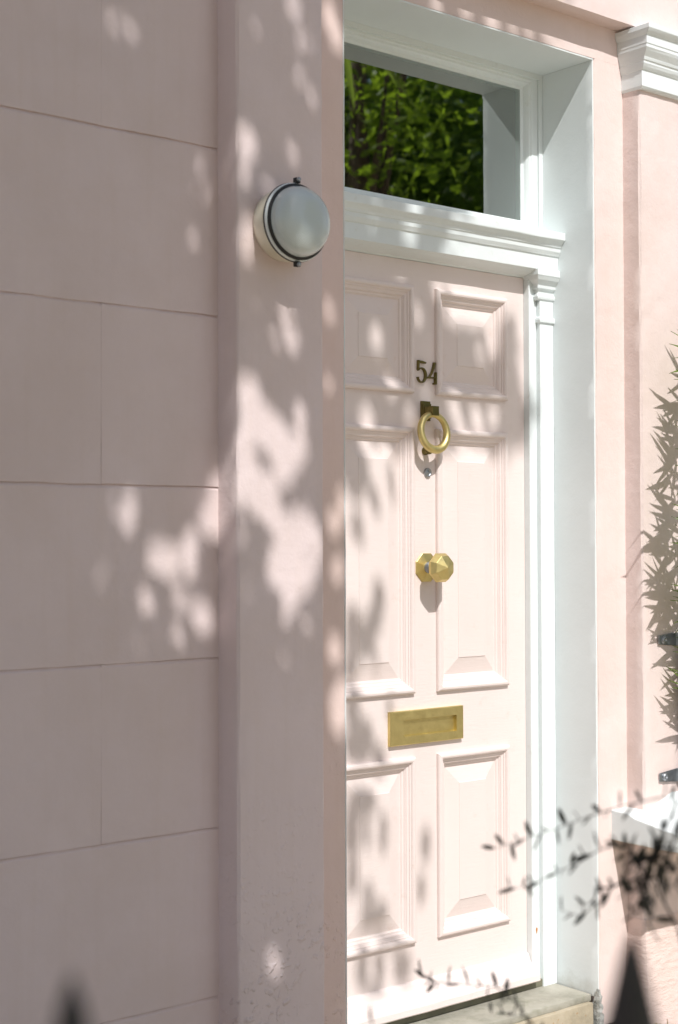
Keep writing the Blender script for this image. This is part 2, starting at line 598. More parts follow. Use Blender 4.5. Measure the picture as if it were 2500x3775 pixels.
# projecting wall above and to the right
plaster('upper_wall', M['bay'], house, 2.3892, 7.2, -0.265, 0.14, 2.905, TOP, step=0.08, amp=0.0018, bev=0.005)
WX0, WX1, WZ0, WZ1 = 4.35, 5.45, 0.62, 2.55
plaster('bay_wall', M['bay'], house, 3.645, WX0, -0.265, 0.13, FLOOR, 2.9048, step=0.04, amp=0.0022, bev=0.006)
plaster('bay_wall', M['bay'], house, WX1, 7.2, -0.265, 0.13, FLOOR, 2.9048, step=0.08, amp=0.002, bev=0.006)
plaster('bay_wall', M['bay'], house, WX0, WX1, -0.2645, 0.13, FLOOR, WZ0, step=0.08, amp=0.002, bev=0.002)
plaster('bay_wall', M['bay'], house, WX0, WX1, -0.2645, 0.13, WZ1, 2.9046, step=0.08, amp=0.002, bev=0.002)
# rough battered plinth at the foot of the bay
pl = MB()
pv, pf = [], []
nx, nzz = 40, 22
for j in range(nzz + 1):
    z = FLOOR + (0.20 - FLOOR) * j / nzz
    t = 1 - j / nzz
    for i in range(-3, nx + 1):
        if i < 0:
            x, y = 3.6435 - 0.022 * t, -0.2 - (0.068 + .02 * t) * (i + 3) / 3.0
        else:
            x, y = 3.6435 - 0.022 * t + (6.4 - 3.64) * (i / nx) ** 1.6, -0.2665 - 0.026 * t
        nn = noise.noise((x * 26, y * 26, z * 60)) * 0.004 * t + noise.noise((x * 7, 2.2, z * 7)) * 0.004 * t
        pv.append((x + (nn if i < 1 else 0), y - nn - (.001 if i >= 0 else 0), z))
W_ = nx + 4
for j in range(nzz):
    for i in range(W_ - 1):
        pf.append((j * W_ + i, j * W_ + i + 1, (j + 1) * W_ + i + 1, (j + 1) * W_ + i))
pl.add(pv, pf, True)
mt, n, b = mat('rough pink render', (0.78, 0.62, 0.57), 0.75, spec=0.25)
n.links.new(mixc(n, ramp(n, nz(n, 9, 5), [(0.35, 0), (0.75, 0.6)]), (0.80, 0.645, 0.60), (0.70, 0.55, 0.49)), b.inputs['Base Color'])
bump(n, b, [(nz(n, 26, 5, .6, stretch=(1, 1, 2.6)), 0.6, 0.010), (nz(n, 120, 3), 0.3, 0.002)])
pl.build('plinth', mt, house)

# white painted reveals of the opening
plaster('reveal', M['white_wall'], house, 3.507, 3.5122, -0.1985, 0.06, -0.02, 2.7945, amp=0.0008, bev=0.002)
plaster('reveal', M['white_wall'], house, 2.5253, 2.530, -0.1975, 0.06, -0.02, 2.7945, amp=0.0006, bev=0.002)
plaster('reveal', M['white_wall'], house, 2.5255, 3.512, -0.1988, 0.06, 2.795, 2.7998, amp=0.0008, bev=0.002)
# broken render at the foot of the right reveal
br = MB()
bv, bf = [], []
for j in range(15):
    z = FLOOR + 0.05 + 0.115 * j / 14
    wdt = 0.030 * (1 - (j / 14) ** 2) * (.7 + .5 * noise.noise((j * .6, 1.3, 2))) + 0.004
    for i in range(7):
        t = i / 6
        x, y = (3.5055, -0.2 + 0.05 * (0.6 - t) / 0.6 * (1 - j / 16)) if t < 0.6 else (3.5055 + wdt * (t - .6) / .4, -0.2025)
        nn = 0.006 * noise.noise((x * 60, y * 60, z * 60))
        bv.append((x - abs(nn) * .6, y - abs(nn) * 0.6, z + nn))
for j in range(14):
    for i in range(6):
        bf.append((j * 7 + i, j * 7 + i + 1, (j + 1) * 7 + i + 1, (j + 1) * 7 + i))
br.add(bv, bf, False).build('broken_render', M['render'], house)

# door surround -----------------------------------------------------------
sur = MB().box(3.412, 3.4455, -0.022, 0.06, -0.012, 2.16).build('door_surround', M['white'], house, bevel=0.003)
MB().box(3.4455, 3.5066, -0.036, 0.06, -0.013, 2.155).build('jamb', M['white'], sur, bevel=0.0025)
MB().box(2.5305, 2.572, -0.022, 0.06, -0.012, 2.16).build('jamb', M['white'], sur, bevel=0.003)
def cap_profile(prof, x_left, y_face, x_right, name, parent, mt):
    """moulding that runs along a pilaster front and returns along its left side"""
    k = MB()
    vs_, fs = [], []
    nn = len(prof)
    for st in range(3):
        for p, z in prof:
            vs_.append(((x_left - p, 0.02, z), (x_left - p, y_face - p, z), (x_right, y_face - p, z))[st])
    for st in range(2):
        for i in range(nn - 1):
            fs.append((st * nn + i, (st + 1) * nn + i, (st + 1) * nn + i + 1, st * nn + i + 1))
    k.add(vs_, fs)
    return k.build(name, mt, parent, bevel=0.0008, segs=1)
cap_profile([(-.002, 2.010), (.0045, 2.013), (.0055, 2.020), (.0045, 2.027), (-.002, 2.031)], 3.444, -.037, 3.5066, 'capital_bead', sur, M['white'])
cap_profile([(-.002, 2.080), (.0045, 2.084), (.006, 2.091), (.0045, 2.098), (.000, 2.101), (.0015, 2.112), (.009, 2.116), (.010, 2.125), (.013, 2.130), (.022, 2.140), (.027, 2.150), (.029, 2.153), (.029, 2.172), (-.01, 2.176)], 3.436, -.036, 3.5066, 'capital', sur, M['white'])
TR = [(0.05, 2.150), (-.004, 2.150), (-.008, 2.154), (-.024, 2.157), (-.040, 2.162), (-.052, 2.168), (-.058, 2.170), (-.058, 2.2145), (-.0615, 2.216), (-.064, 2.221), (-.068, 2.229), (-.0685, 2.2405),
      (-.0715, 2.242), (-.074, 2.249), (-.081, 2.257), (-.087, 2.262), (-.0875, 2.265), (-.0875, 2.286), (-.070, 2.291), (0.05, 2.301)]
tb = MB().extrude_x(TR, 2.5305, 3.5064, seg=24, wob=0.0009)
tb.build('transom', M['white'], sur, bevel=0.0007, segs=1)
MB().box(2.5305, 3.5064, -0.03, 0.06, -0.0115, 0.0105).build('threshold', M['timber'], sur, bevel=0.002)
rs = MB()
rs.add([(3.4305 + 0.0035 * math.cos(a) * (1 + .3 * math.sin(3 * a)), -0.0228, 0.158 + 0.010 * math.sin(a)) for a in [k * math.pi / 6 for k in range(12)]], [tuple(range(12))])
rs.build('rust_stain', M['rust'], sur)

# fanlight ----------------------------------------------------------------
FX0, FX1, FZ0, FZ1 = 2.600, 3.437, 2.334, 2.754
fan = MB().frame_xz(2.5305, 3.5064, 2.291, 2.7948, [(0, -.05), (0, .004), (.0165, .004), (.0165, -.010), (.0185, -.010)], y=0.008).build('fanlight', M['white'], house)
MB().frame_xz(2.549, 3.489, 2.283, 2.7975, [(0, -.04), (0, 0), (.026, 0), (.029, -.003), (.035, -.004), (.040, -.011), (.043, -.020), (.053, -.023), (.053, -.05)], y=0.010, seg=10, wob=.0006).build('fanlight_frame', M['white'], fan)
pn = MB().box(FX0 - .004, FX1 + .008, 0.0335, 0.0375, FZ0 - .006, FZ1 - .008)
pn.build('glass_pane', M['glass'], fan)
# the dark hall behind
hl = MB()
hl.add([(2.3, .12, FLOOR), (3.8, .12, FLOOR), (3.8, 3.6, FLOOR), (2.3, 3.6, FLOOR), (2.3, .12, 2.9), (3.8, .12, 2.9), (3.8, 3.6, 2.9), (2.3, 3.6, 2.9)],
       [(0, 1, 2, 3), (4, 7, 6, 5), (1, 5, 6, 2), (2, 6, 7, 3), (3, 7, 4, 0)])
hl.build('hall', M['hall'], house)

# front door --------------------------------------------------------------
DX0, DX1, DZ0, DZ1 = 2.5735, 3.4108, 0.014, 2.149
PX = [(2.651, 2.946), (3.035, 3.331)]
PZ = [(0.200, 0.728), (0.908, 1.669), (1.767, 2.077)]
leaf = MB()
xb = [DX0] + [v for p in PX for v in (p[0] + .03, p[1] - .03)] + [DX1]
zb = [DZ0] + [v for p in PZ for v in (p[0] + .03, p[1] - .03)] + [DZ1]
for i in range(5):
    for j in range(7):
        if i % 2 == 1 and j % 2 == 1:
            continue
        x0, x1, z0, z1 = xb[i], xb[i + 1], zb[j], zb[j + 1]
        leaf.add([(x0, 0, z0), (x1, 0, z0), (x1, 0, z1), (x0, 0, z1)], [(0, 1, 2, 3)])
leaf.add([(DX0, 0, DZ0), (DX1, 0, DZ0), (DX1, 0, DZ1), (DX0, 0, DZ1), (DX0, .045, DZ0), (DX1, .045, DZ0), (DX1, .045, DZ1), (DX0, .045, DZ1)],
         [(0, 4, 5, 1), (1, 5, 6, 2), (2, 6, 7, 3), (3, 7, 4, 0), (4, 7, 6, 5)])
door = leaf.build('front_door', M['door'], house)
door['label'] = 'pale pink six-panel front door with brass fittings'
BOL = [(0, 0), (0, .007), (.0015, .0105), (.005, .013), (.010, .0138), (.014, .0125), (.0165, .009), (.0175, .006), (.0215, .0055), (.0225, .002), (.027, .0005), (.032, -.003), (.0345, -.0075), (.040, -.0085), (.0425, -.0125), (.046, -.0135)]
for (x0, x1) in PX:
    for (z0, z1) in PZ:
        MB().frame_xz(x0, x1, z0, z1, BOL, seg=8, wob=.0005).build('panel_moulding', M['door'], door)
        a, c_ = 0.044, 0.092
        q = MB()
        def ringp(d, h):
            return [(x0 + d, -h, z0 + d), (x1 - d, -h, z0 + d), (x1 - d, -h, z1 - d), (x0 + d, -h, z1 - d)]
        vs_ = ringp(a, -.0135) + ringp(c_, -.0025) + ringp(c_ + .0015, -.0005)
        q.add(vs_, [(k + 4 * l, (k + 1) % 4 + 4 * l, (k + 1) % 4 + 4 * l + 4, k + 4 * l + 4) for l in range(2) for k in range(4)] + [(8, 9, 10, 11)])
        q.build('raised_panel', M['door'], door)
WB = [(0.002, .092), (-.006, .090), (-.011, .084), (-.016, .070), (-.024, .057), (-.036, .049), (-.048, .044), (-.055, .036), (-.056, .018), (-.050, .0135), (0.002, .0125)]
MB().extrude_x(WB, 2.5745, 3.4105, seg=20, wob=.0012).build('weatherboard', M['door'], door, bevel=.001, segs=1)

# letter plate
KX = 2.994
lp = MB()
o_, i_ = (2.847, 3.134, 0.765, 0.8615), (2.8975, 3.1055, 0.7895, 0.836)
def rect(r, y, d=0.0):
    return [(r[0] + d, y, r[2] + d), (r[1] - d, y, r[2] + d), (r[1] - d, y, r[3] - d), (r[0] + d, y, r[3] - d)]
vs_ = rect(o_, .001) + rect(o_, -.0105) + rect(o_, -.0125, .002) + rect(i_, -.0125) + rect(i_, -.0008, .0006)
lp.add(vs_, [(k + 4 * l, (k + 1) % 4 + 4 * l, (k + 1) % 4 + 4 * l + 4, k + 4 * l + 4) for l in range(4) for k in range(4)])
lp.build('letter_plate', M['brass'], door)
MB().box(i_[0] + .0004, i_[1] - .0004, -.0022, .0005, i_[2] + .0004, i_[3] - .0012).build('letter_flap', M['brass'], door, bevel=.0006)

# octagonal knob and rose
q = MB()
q.lathe_y(KX + .003, 1.267, [(.0445, .001), (.0445, -.003), (.0430, -.0045), (.017, -.0105), (.0, -.0105)], n=8, smooth=False, rot=math.pi / 8)
q.build('knob_rose', M['brass'], door)
q = MB()
q.lathe_y(KX + .003, 1.267, [(.0165, -.009), (.0165, -.018), (.012, -.021), (.0105, -.030), (.0125, -.036), (.0, -.036)], n=24)
q.build('knob_neck', M['steel'], door)
q = MB()
q.lathe_y(KX + .003, 1.267, [(.0, -.034), (.014, -.035), (.031, -.042), (.0445, -.058), (.0445, -.064), (.036, -.080), (.0015, -.092), (.0, -.092)], n=8, smooth=False, rot=math.pi / 8)
q.build('door_knob', M['brass'], door, bevel=.0009, segs=2)

# ring knocker
q = MB()
q.box(KX - .017, KX + .017, -.007, .001, 1.690, 1.747)
q.box(KX - .015, KX + .015, -.013, -.006, 1.697, 1.739)
q.build('knocker_plate', M['dark_brass'], door, bevel=.001)
MB().box(KX - .0125, KX + .0125, -.048, -.012, 1.703, 1.730).build('knocker_block', M['dark_brass'], door, bevel=.001)
q = MB()
RC, RR, RT = 1.656, 0.0510, 0.0105
tilt = 0.10
vs_, fs = [], []
for i in range(64):
    a = 2 * math.pi * i / 64
    tr_ = RT * (1.0 + 0.14 * -math.cos(a - 0))
    for k in range(16):
        t = 2 * math.pi * k / 16
        r = RR + tr_ * math.cos(t)
        x, z, y = r * math.sin(a), r * math.cos(a), tr_ * math.sin(t)
        vs_.append((KX + x, -.034 + y + (z - RR) * tilt * -1 * -1, RC + z))
for i in range(64):
    for k in range(16):
        fs.append((i * 16 + k, ((i + 1) % 64) * 16 + k, ((i + 1) % 64) * 16 + (k + 1) % 16, i * 16 + (k + 1) % 16))
q.add(vs_, fs, True).build('knocker_ring', M['brass'], door)
MB().lathe_y(KX, 1.603, [(.012, .001), (.012, -.006), (.0095, -.010), (.0105, -.014), (.0105, -.022), (.008, -.027), (0, -.0285)], n=24).build('knocker_stud', M['dark_brass'], door)
# spyhole
MB().lathe_y(KX + .009, 1.541, [(.0135, .001), (.0135, -.004), (.0115, -.007), (.0090, -.007), (.0080, -.004), (.006, -.004), (.005, -.006), (0, -.0065)], n=24).build('door_lock', M['steel'], door)

# house number 5 4
def stroke(k, pts, wd, y0=-.009):
    """flat-topped cast stroke following (x, z) points with widths"""
    P_ = [Vector((p[0], 0, p[1])) for p in pts]
    vs_, fs = [], []
    for i, p in enumerate(P_):
        d = (P_[min(i + 1, len(P_) - 1)] - P_[max(i - 1, 0)]).normalized()
        s_ = Vector((d.z, 0, -d.x))
        wi = (wd[i] if hasattr(wd, '__len__') else wd) * .82
        for sx, y in ((-.5, .001), (-.5, y0 + .002), (-.3, y0), (.3, y0), (.5, y0 + .002), (.5, .001)):
            vs_.append((p.x + s_.x * wi * sx, y, p.z + s_.z * wi * sx))
    for i in range(len(P_) - 1):
        for q_ in range(5):
            fs.append((i * 6 + q_, i * 6 + q_ + 1, (i + 1) * 6 + q_ + 1, (i + 1) * 6 + q_))
    e = (len(P_) - 1) * 6
    fs += [(0, 1, 2, 3, 4, 5), tuple(e + q_ for q_ in (5, 4, 3, 2, 1, 0))]
    k.add(vs_, fs)
q = MB()
X5, Z5 = 2.961, 1.800
stroke(q, [(X5 + .0045, Z5 + .036), (X5 + .0055, Z5 + .064)], .0065)
stroke(q, [(X5 + .003, Z5 + .0595), (X5 + .020, Z5 + .0595), (X5 + .033, Z5 + .0575)], [.009, .0085, .0065], -.0092)
arc = [(X5 + .004, Z5 + .034), (X5 + .010, Z5 + .0405)]
arc += [(X5 + .0175 + .0165 * math.cos(a), Z5 + .0215 + .0205 * math.sin(a)) for a in [R(d) for d in range(95, -160, -16)]]
arc += [(X5 + .0035, Z5 + .0155)]
stroke(q, arc, [.003, .004] + [.0045 + .0045 * max(0, math.cos(R(d) + .1)) for d in range(95, -160, -16)] + [.008], -.0088)
q.build('house_number_digit', M['dark_brass'], door, bevel=.0004, segs=1)
q = MB()
X4, Z4 = 3.001, 1.797
stroke(q, [(X4 + .029, Z4 + .064), (X4 + .0255, Z4 + .050), (X4 + .018, Z4 + .033), (X4 + .009, Z4 + .022), (X4 + .002, Z4 + .018)], [.0085, .0075, .006, .005, .005])
stroke(q, [(X4 + .002, Z4 + .0190), (X4 + .024, Z4 + .0200), (X4 + .044, Z4 + .0215)], [.005, .005, .006], -.0085)
stroke(q, [(X4 + .0335, Z4 + .036), (X4 + .0325, Z4 + .002)], .0078, -.0095)
stroke(q, [(X4 + .0245, Z4 + .0025), (X4 + .0405, Z4 + .003)], .0055, -.0091)
q.build('house_number_digit', M['dark_brass'], door, bevel=.0004, segs=1)

# white cornice over the bay ----------------------------------------------
CP = [(0, 2.716), (.010, 2.7165), (.016, 2.724), (.016, 2.772), (.019, 2.774), (.024, 2.782), (.028, 2.790), (.028, 2.797), (.031, 2.799), (.034, 2.808), (.044, 2.824), (.048, 2.832), (.048, 2.841), (.050, 2.843), (.050, 2.868),
      (.054, 2.870), (.060, 2.876), (.066, 2.884), (.066, 2.897), (.02, 2.9085), (0.0, 2.9085)]
k = MB()
vs_, fs = [], []
path = [(3.645, -0.2, 'b')] + [(3.645, -0.265, 'c')] + [(3.645 + 3.5 * (i / 30), -0.265, 'f') for i in range(1, 31)]
for st, (x, y, kd) in enumerate(path):
    for i, (p, z) in enumerate(CP):
        wv = .0011 * noise.noise((x * 12, y * 40, i * .5))
        ps = p * 0.55
        if kd == 'b':
            vs_.append((x - ps + .003, y - .0005, z))
        elif kd == 'c':
            vs_.append((x - ps + .003 + wv, y - p + wv, z + wv))
        else:
            vs_.append((x, y - p + wv, z + wv))
nn = len(CP)
for st in range(len(path) - 1):
    for i in range(nn - 1):
        fs.append((st * nn + i, (st + 1) * nn + i, (st + 1) * nn + i + 1, st * nn + i + 1))
k.add(vs_, fs).build('cornice', M['white_wall'], house, bevel=.0006, segs=1)

# window of the bay and its heavy sill ------------------------------------
win = MB().frame_xz(WX0, WX1, WZ0, WZ1, [(0, -.05), (0, .03), (.07, .03), (.075, .015), (.075, -.03)], y=-0.17).build('bay_window', M['white'], house)
MB().box(WX0 + .07, WX1 - .07, -0.185, -0.15, 1.56, 1.61).build('meeting_rail', M['white'], win, bevel=.002)
for zz0, zz1 in ((WZ0 + .07, 1.56), (1.61, WZ1 - .07)):
    MB().box(WX0 + .07, WX1 - .07, -0.162, -0.158, zz0, zz1).build('glass_pane', M['glass'], win)
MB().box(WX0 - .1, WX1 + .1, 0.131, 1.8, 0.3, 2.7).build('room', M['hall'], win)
sl = MB()
vs_, fs = [], []
xs = [3.570, 3.574, 3.60, 3.645, 3.70, 3.78, 3.90, 4.1, 4.35, 4.9, 5.5, 5.75]
for x in xs:
    rise = 0.045 * min(1, max(0, (x - 3.655) / 0.13))
    wv = .003 * noise.noise((x * 14, 2, 1))
    e = .003 if x == xs[0] else 0
    prof = [(-.196, .440 + e), (-.30, .4385 + e + wv * .5), (-.492 + e, .437 + e + wv), (-.500 + e, .445 + wv), (-.500 + e, .478 + wv), (-.490 + e, .489 - e + wv), (-.40, .499 - e + rise * .2 + wv), (-.29, .518 - e + rise * .6), (-.262, .530 - e + rise), (-.196, .532 - e + rise)]
    vs_ += [(x, y, z) for y, z in prof]
nn = len(prof)
for s_ in range(len(xs) - 1):
    for i in range(nn):
        j = (i + 1) % nn
        fs.append((s_ * nn + i, s_ * nn + j, (s_ + 1) * nn + j, (s_ + 1) * nn + i))
sl.add(vs_, fs).add(vs_[:nn], [tuple(range(nn))]).add(vs_[-nn:], [tuple(range(nn))])
sl.build('window_sill', M['white_wall'], house, bevel=.003, segs=2)

# ------------------------------------------------------------------ stone step
step = thing('stone_step', 'worn sandstone step below the pink front door', 'step', (3.02, -0.1, FLOOR))
def slab(name, mt, x0, x1, y0, y1, z0, z1, rough):
    bm = bmesh.new()
    bmesh.ops.create_cube(bm, size=1)
    for v in bm.verts:
        v.co = Vector((x0 + (v.co.x + .5) * (x1 - x0), y0 + (v.co.y + .5) * (y1 - y0), z0 + (v.co.z + .5) * (z1 - z0)))
    bmesh.ops.bevel(bm, geom=list(bm.edges), offset=0.004, segments=2, affect='EDGES', profile=.5)
    bmesh.ops.subdivide_edges(bm, edges=[e for e in bm.edges if e.calc_length() > .3], cuts=24, use_grid_fill=True)
    for v in bm.verts:
        v.co += Vector((0, noise.noise(v.co * 13) * rough, noise.noise(v.co * 9 + Vector((4, 4, 4))) * rough * .5))
    for f in bm.faces:
        f.smooth = True
    me = bpy.data.meshes.new(name)
    bm.to_mesh(me); bm.free()
    me.materials.append(mt)
    me.set_sharp_from_angle(angle=R(40))
    return link(name, me, step)
slab('tread', M['stone'], 2.532, 3.5045, -0.176, 0.06, -0.034, -0.0125, .005)
slab('riser', M['ochre'], 2.535, 3.498, -0.190, 0.05, FLOOR - .03, -0.033, .008)

# ------------------------------------------------------------------ bulkhead lamp
LX, LZ = 2.254, 2.111
lamp = thing('wall_lamp', 'round cream bulkhead lamp with ribbed glass dome on the pilaster', 'lamp', (LX, -0.281, LZ))
MB().lathe_y(LX, LZ, [(.082, -.279), (.086, -.284), (.0895, -.300), (.0915, -.318), (.0925, -.332), (.0925, -.3345)], n=64).build('housing', M['enamel'], lamp)
MB().lathe_y(LX, LZ, [(.086, -.333), (.0935, -.3335), (.0960, -.3365), (.0950, -.3395), (.086, -.3400)], n=64).build('gasket', M['rubber'], lamp)
MB().lathe_y(LX, LZ, [(.0925, -.3392), (.0945, -.3397), (.0950, -.343), (.0940, -.3460), (.0910, -.3475), (.0870, -.3475)], n=64).build('rim', M['white'], lamp)
MB().lathe_y(LX, LZ, [(.0875, -.3468), (.0915, -.3475), (.0922, -.3505), (.0900, -.3535), (.0840, -.354)], n=64).build('gasket', M['rubber'], lamp)
mt, n, b = M['lamp_glass']
sx = zpos(n)
d2 = mth(n, 'ADD', mth(n, 'POWER', mth(n, 'SUBTRACT', sx[0], LX), 2.0), mth(n, 'POWER', mth(n, 'SUBTRACT', sx[2], LZ), 2.0))
bump(n, b, [(mth(n, 'SINE', mth(n, 'MULTIPLY', mth(n, 'SQRT', d2), 2300.0)), 0.35, 0.0006)])
dome = [(.0855, -.352)] + [(.0855 * math.cos(a) ** .62, -.352 - .047 * math.sin(a)) for a in [R(5 * k) for k in range(1, 18)]] + [(0.0, -.399)]
MB().lathe_y(LX, LZ, dome, n=72).build('glass_dome', mt, lamp)
MB().lathe_y(LX, LZ, [(.080, -.345), (.06, -.350), (.03, -.352), (0, -.352)], n=48).build('reflector', M['enamel'], lamp)
for sg in (1, -1):
    s_ = MB()
    zc = LZ + sg * .0985
    s_.box(LX - .007, LX + .007, -.351, -.3385, min(zc - .004 * sg, zc + .009 * sg), max(zc - .004 * sg, zc + .009 * sg))
    s_.build('screw_lug', M['rubber'], lamp, bevel=.002)
    MB().lathe_y(LX, zc + .004 * sg, [(.0055, -.350), (.0055, -.354), (.004, -.3565), (0, -.357)], n=16).build('screw', M['steel'], lamp)

# ------------------------------------------------------------------ clipped post standing on the sill
PXC, PYC, PR = 3.846, -0.312, 0.040
pipe = thing('support_post', 'short dark post held to the pink wall by two galvanised clips', 'post', (PXC, PYC, 0.5))
MB().tube([(PXC, PYC, .53), (PXC, PYC, 1.072)], PR * .98, n=24).build('post', M['iron'], pipe)
for zc in (1.039, 0.622):
    k = MB()
    pts = [(3.712, -.2685)] + [(3.798, -.2685)] + [(PXC + (PR + .003) * math.cos(a), PYC + (PR + .003) * math.sin(a)) for a in [R(d) for d in range(150, 391, 12)]] + [(2 * PXC - 3.798, -.2685), (2 * PXC - 3.712, -.2685)]
    hw = .0205
    vs_, fs = [], []
    for i, (x, y) in enumerate(pts):
        a_ = pts[max(i - 1, 0)]; c_ = pts[min(i + 1, len(pts) - 1)]
        d = Vector((c_[0] - a_[0], c_[1] - a_[1])).normalized()
        nrm = Vector((d.y, -d.x)) * .0035
        for yy in ((x, y), (x + nrm.x, y + nrm.y)):
            h_ = hw * (.62 if i in (0, len(pts) - 1) else 1)
            vs_ += [(yy[0], yy[1], zc - h_), (yy[0], yy[1], zc + h_)]
    for i in range(len(pts) - 1):
        A_, B_ = i * 4, i * 4 + 4
        fs += [(A_, A_ + 1, B_ + 1, B_), (A_ + 2, B_ + 2, B_ + 3, A_ + 3), (A_ + 1, A_ + 3, B_ + 3, B_ + 1), (A_, B_, B_ + 2, A_ + 2)]
    fs += [(0, 2, 3, 1), tuple(len(vs_) - 4 + q_ for q_ in (0, 1, 3, 2))]
    clip = k.add(vs_, fs).build('clip', M['steel'], pipe, bevel=.0015)
    MB().lathe_y(3.735, zc, [(.012, -.271), (.0115, -.276), (.008, -.279), (.0045, -.2795), (.004, -.277), (0, -.277)], n=18).build('screw', M['steel'], clip)

# ------------------------------------------------------------------ foliage helpers
def in_view(P, mx=1.06, zmin=0.0):
    """which points the camera's frame would contain (used to prune overhanging twigs)"""
    q = np.asarray(P) - np.array(CAM)
    z = q @ np.array(fw)
    u = (q @ np.array(rt)) / np.maximum(z, 1e-6)
    v = (q @ np.array(up)) / np.maximum(z, 1e-6)
    m_ = 0.010 * np.abs(1 / np.maximum(z, .05) - 1 / 4.28)      # width of the out-of-focus blur
    return (z > zmin) & (np.abs(u) < 0.2236 * mx + m_) & (np.abs(v) < 0.3377 * mx + m_)


def leaf_mesh(name, C_, A_, S_, ln, wd, mt, parent, kind='stuff', bend=0.15):
    """many leaves as one mesh: centres, axis unit vectors, side unit vectors"""
    n_ = len(C_)
    ln = np.asarray(ln)[:, None] * np.ones((n_, 1)) if np.ndim(ln) else np.full((n_, 1), ln)
    wd = np.asarray(wd)[:, None] * np.ones((n_, 1)) if np.ndim(wd) else np.full((n_, 1), wd)
    N_ = np.cross(A_, S_)
    pts = np.stack([C_ - A_ * ln * .5, C_ - A_ * ln * .08 + S_ * wd * .5 + N_ * wd * bend, C_ + A_ * ln * .5 - N_ * ln * .08, C_ - A_ * ln * .08 - S_ * wd * .5 + N_ * wd * bend], axis=1)
    me = bpy.data.meshes.new(name)
    me.vertices.add(n_ * 4)
    me.vertices.foreach_set('co', pts.reshape(-1).astype(np.float32))
    tri = np.array([[0, 1, 2], [0, 2, 3]])
    idx = (np.arange(n_)[:, None, None] * 4 + tri[None]).reshape(-1)
    me.loops.add(len(idx))
    me.loops.foreach_set('vertex_index', idx.astype(np.int32))
    me.polygons.add(n_ * 2)
    me.polygons.foreach_set('loop_start', np.arange(0, n_ * 6, 3, dtype=np.int32))
    me.update(calc_edges=True)
    me.materials.append(mt)
    return link(name, me, parent, kind)


def unit(a):
    return a / np.linalg.norm(a, axis=-1, keepdims=True)


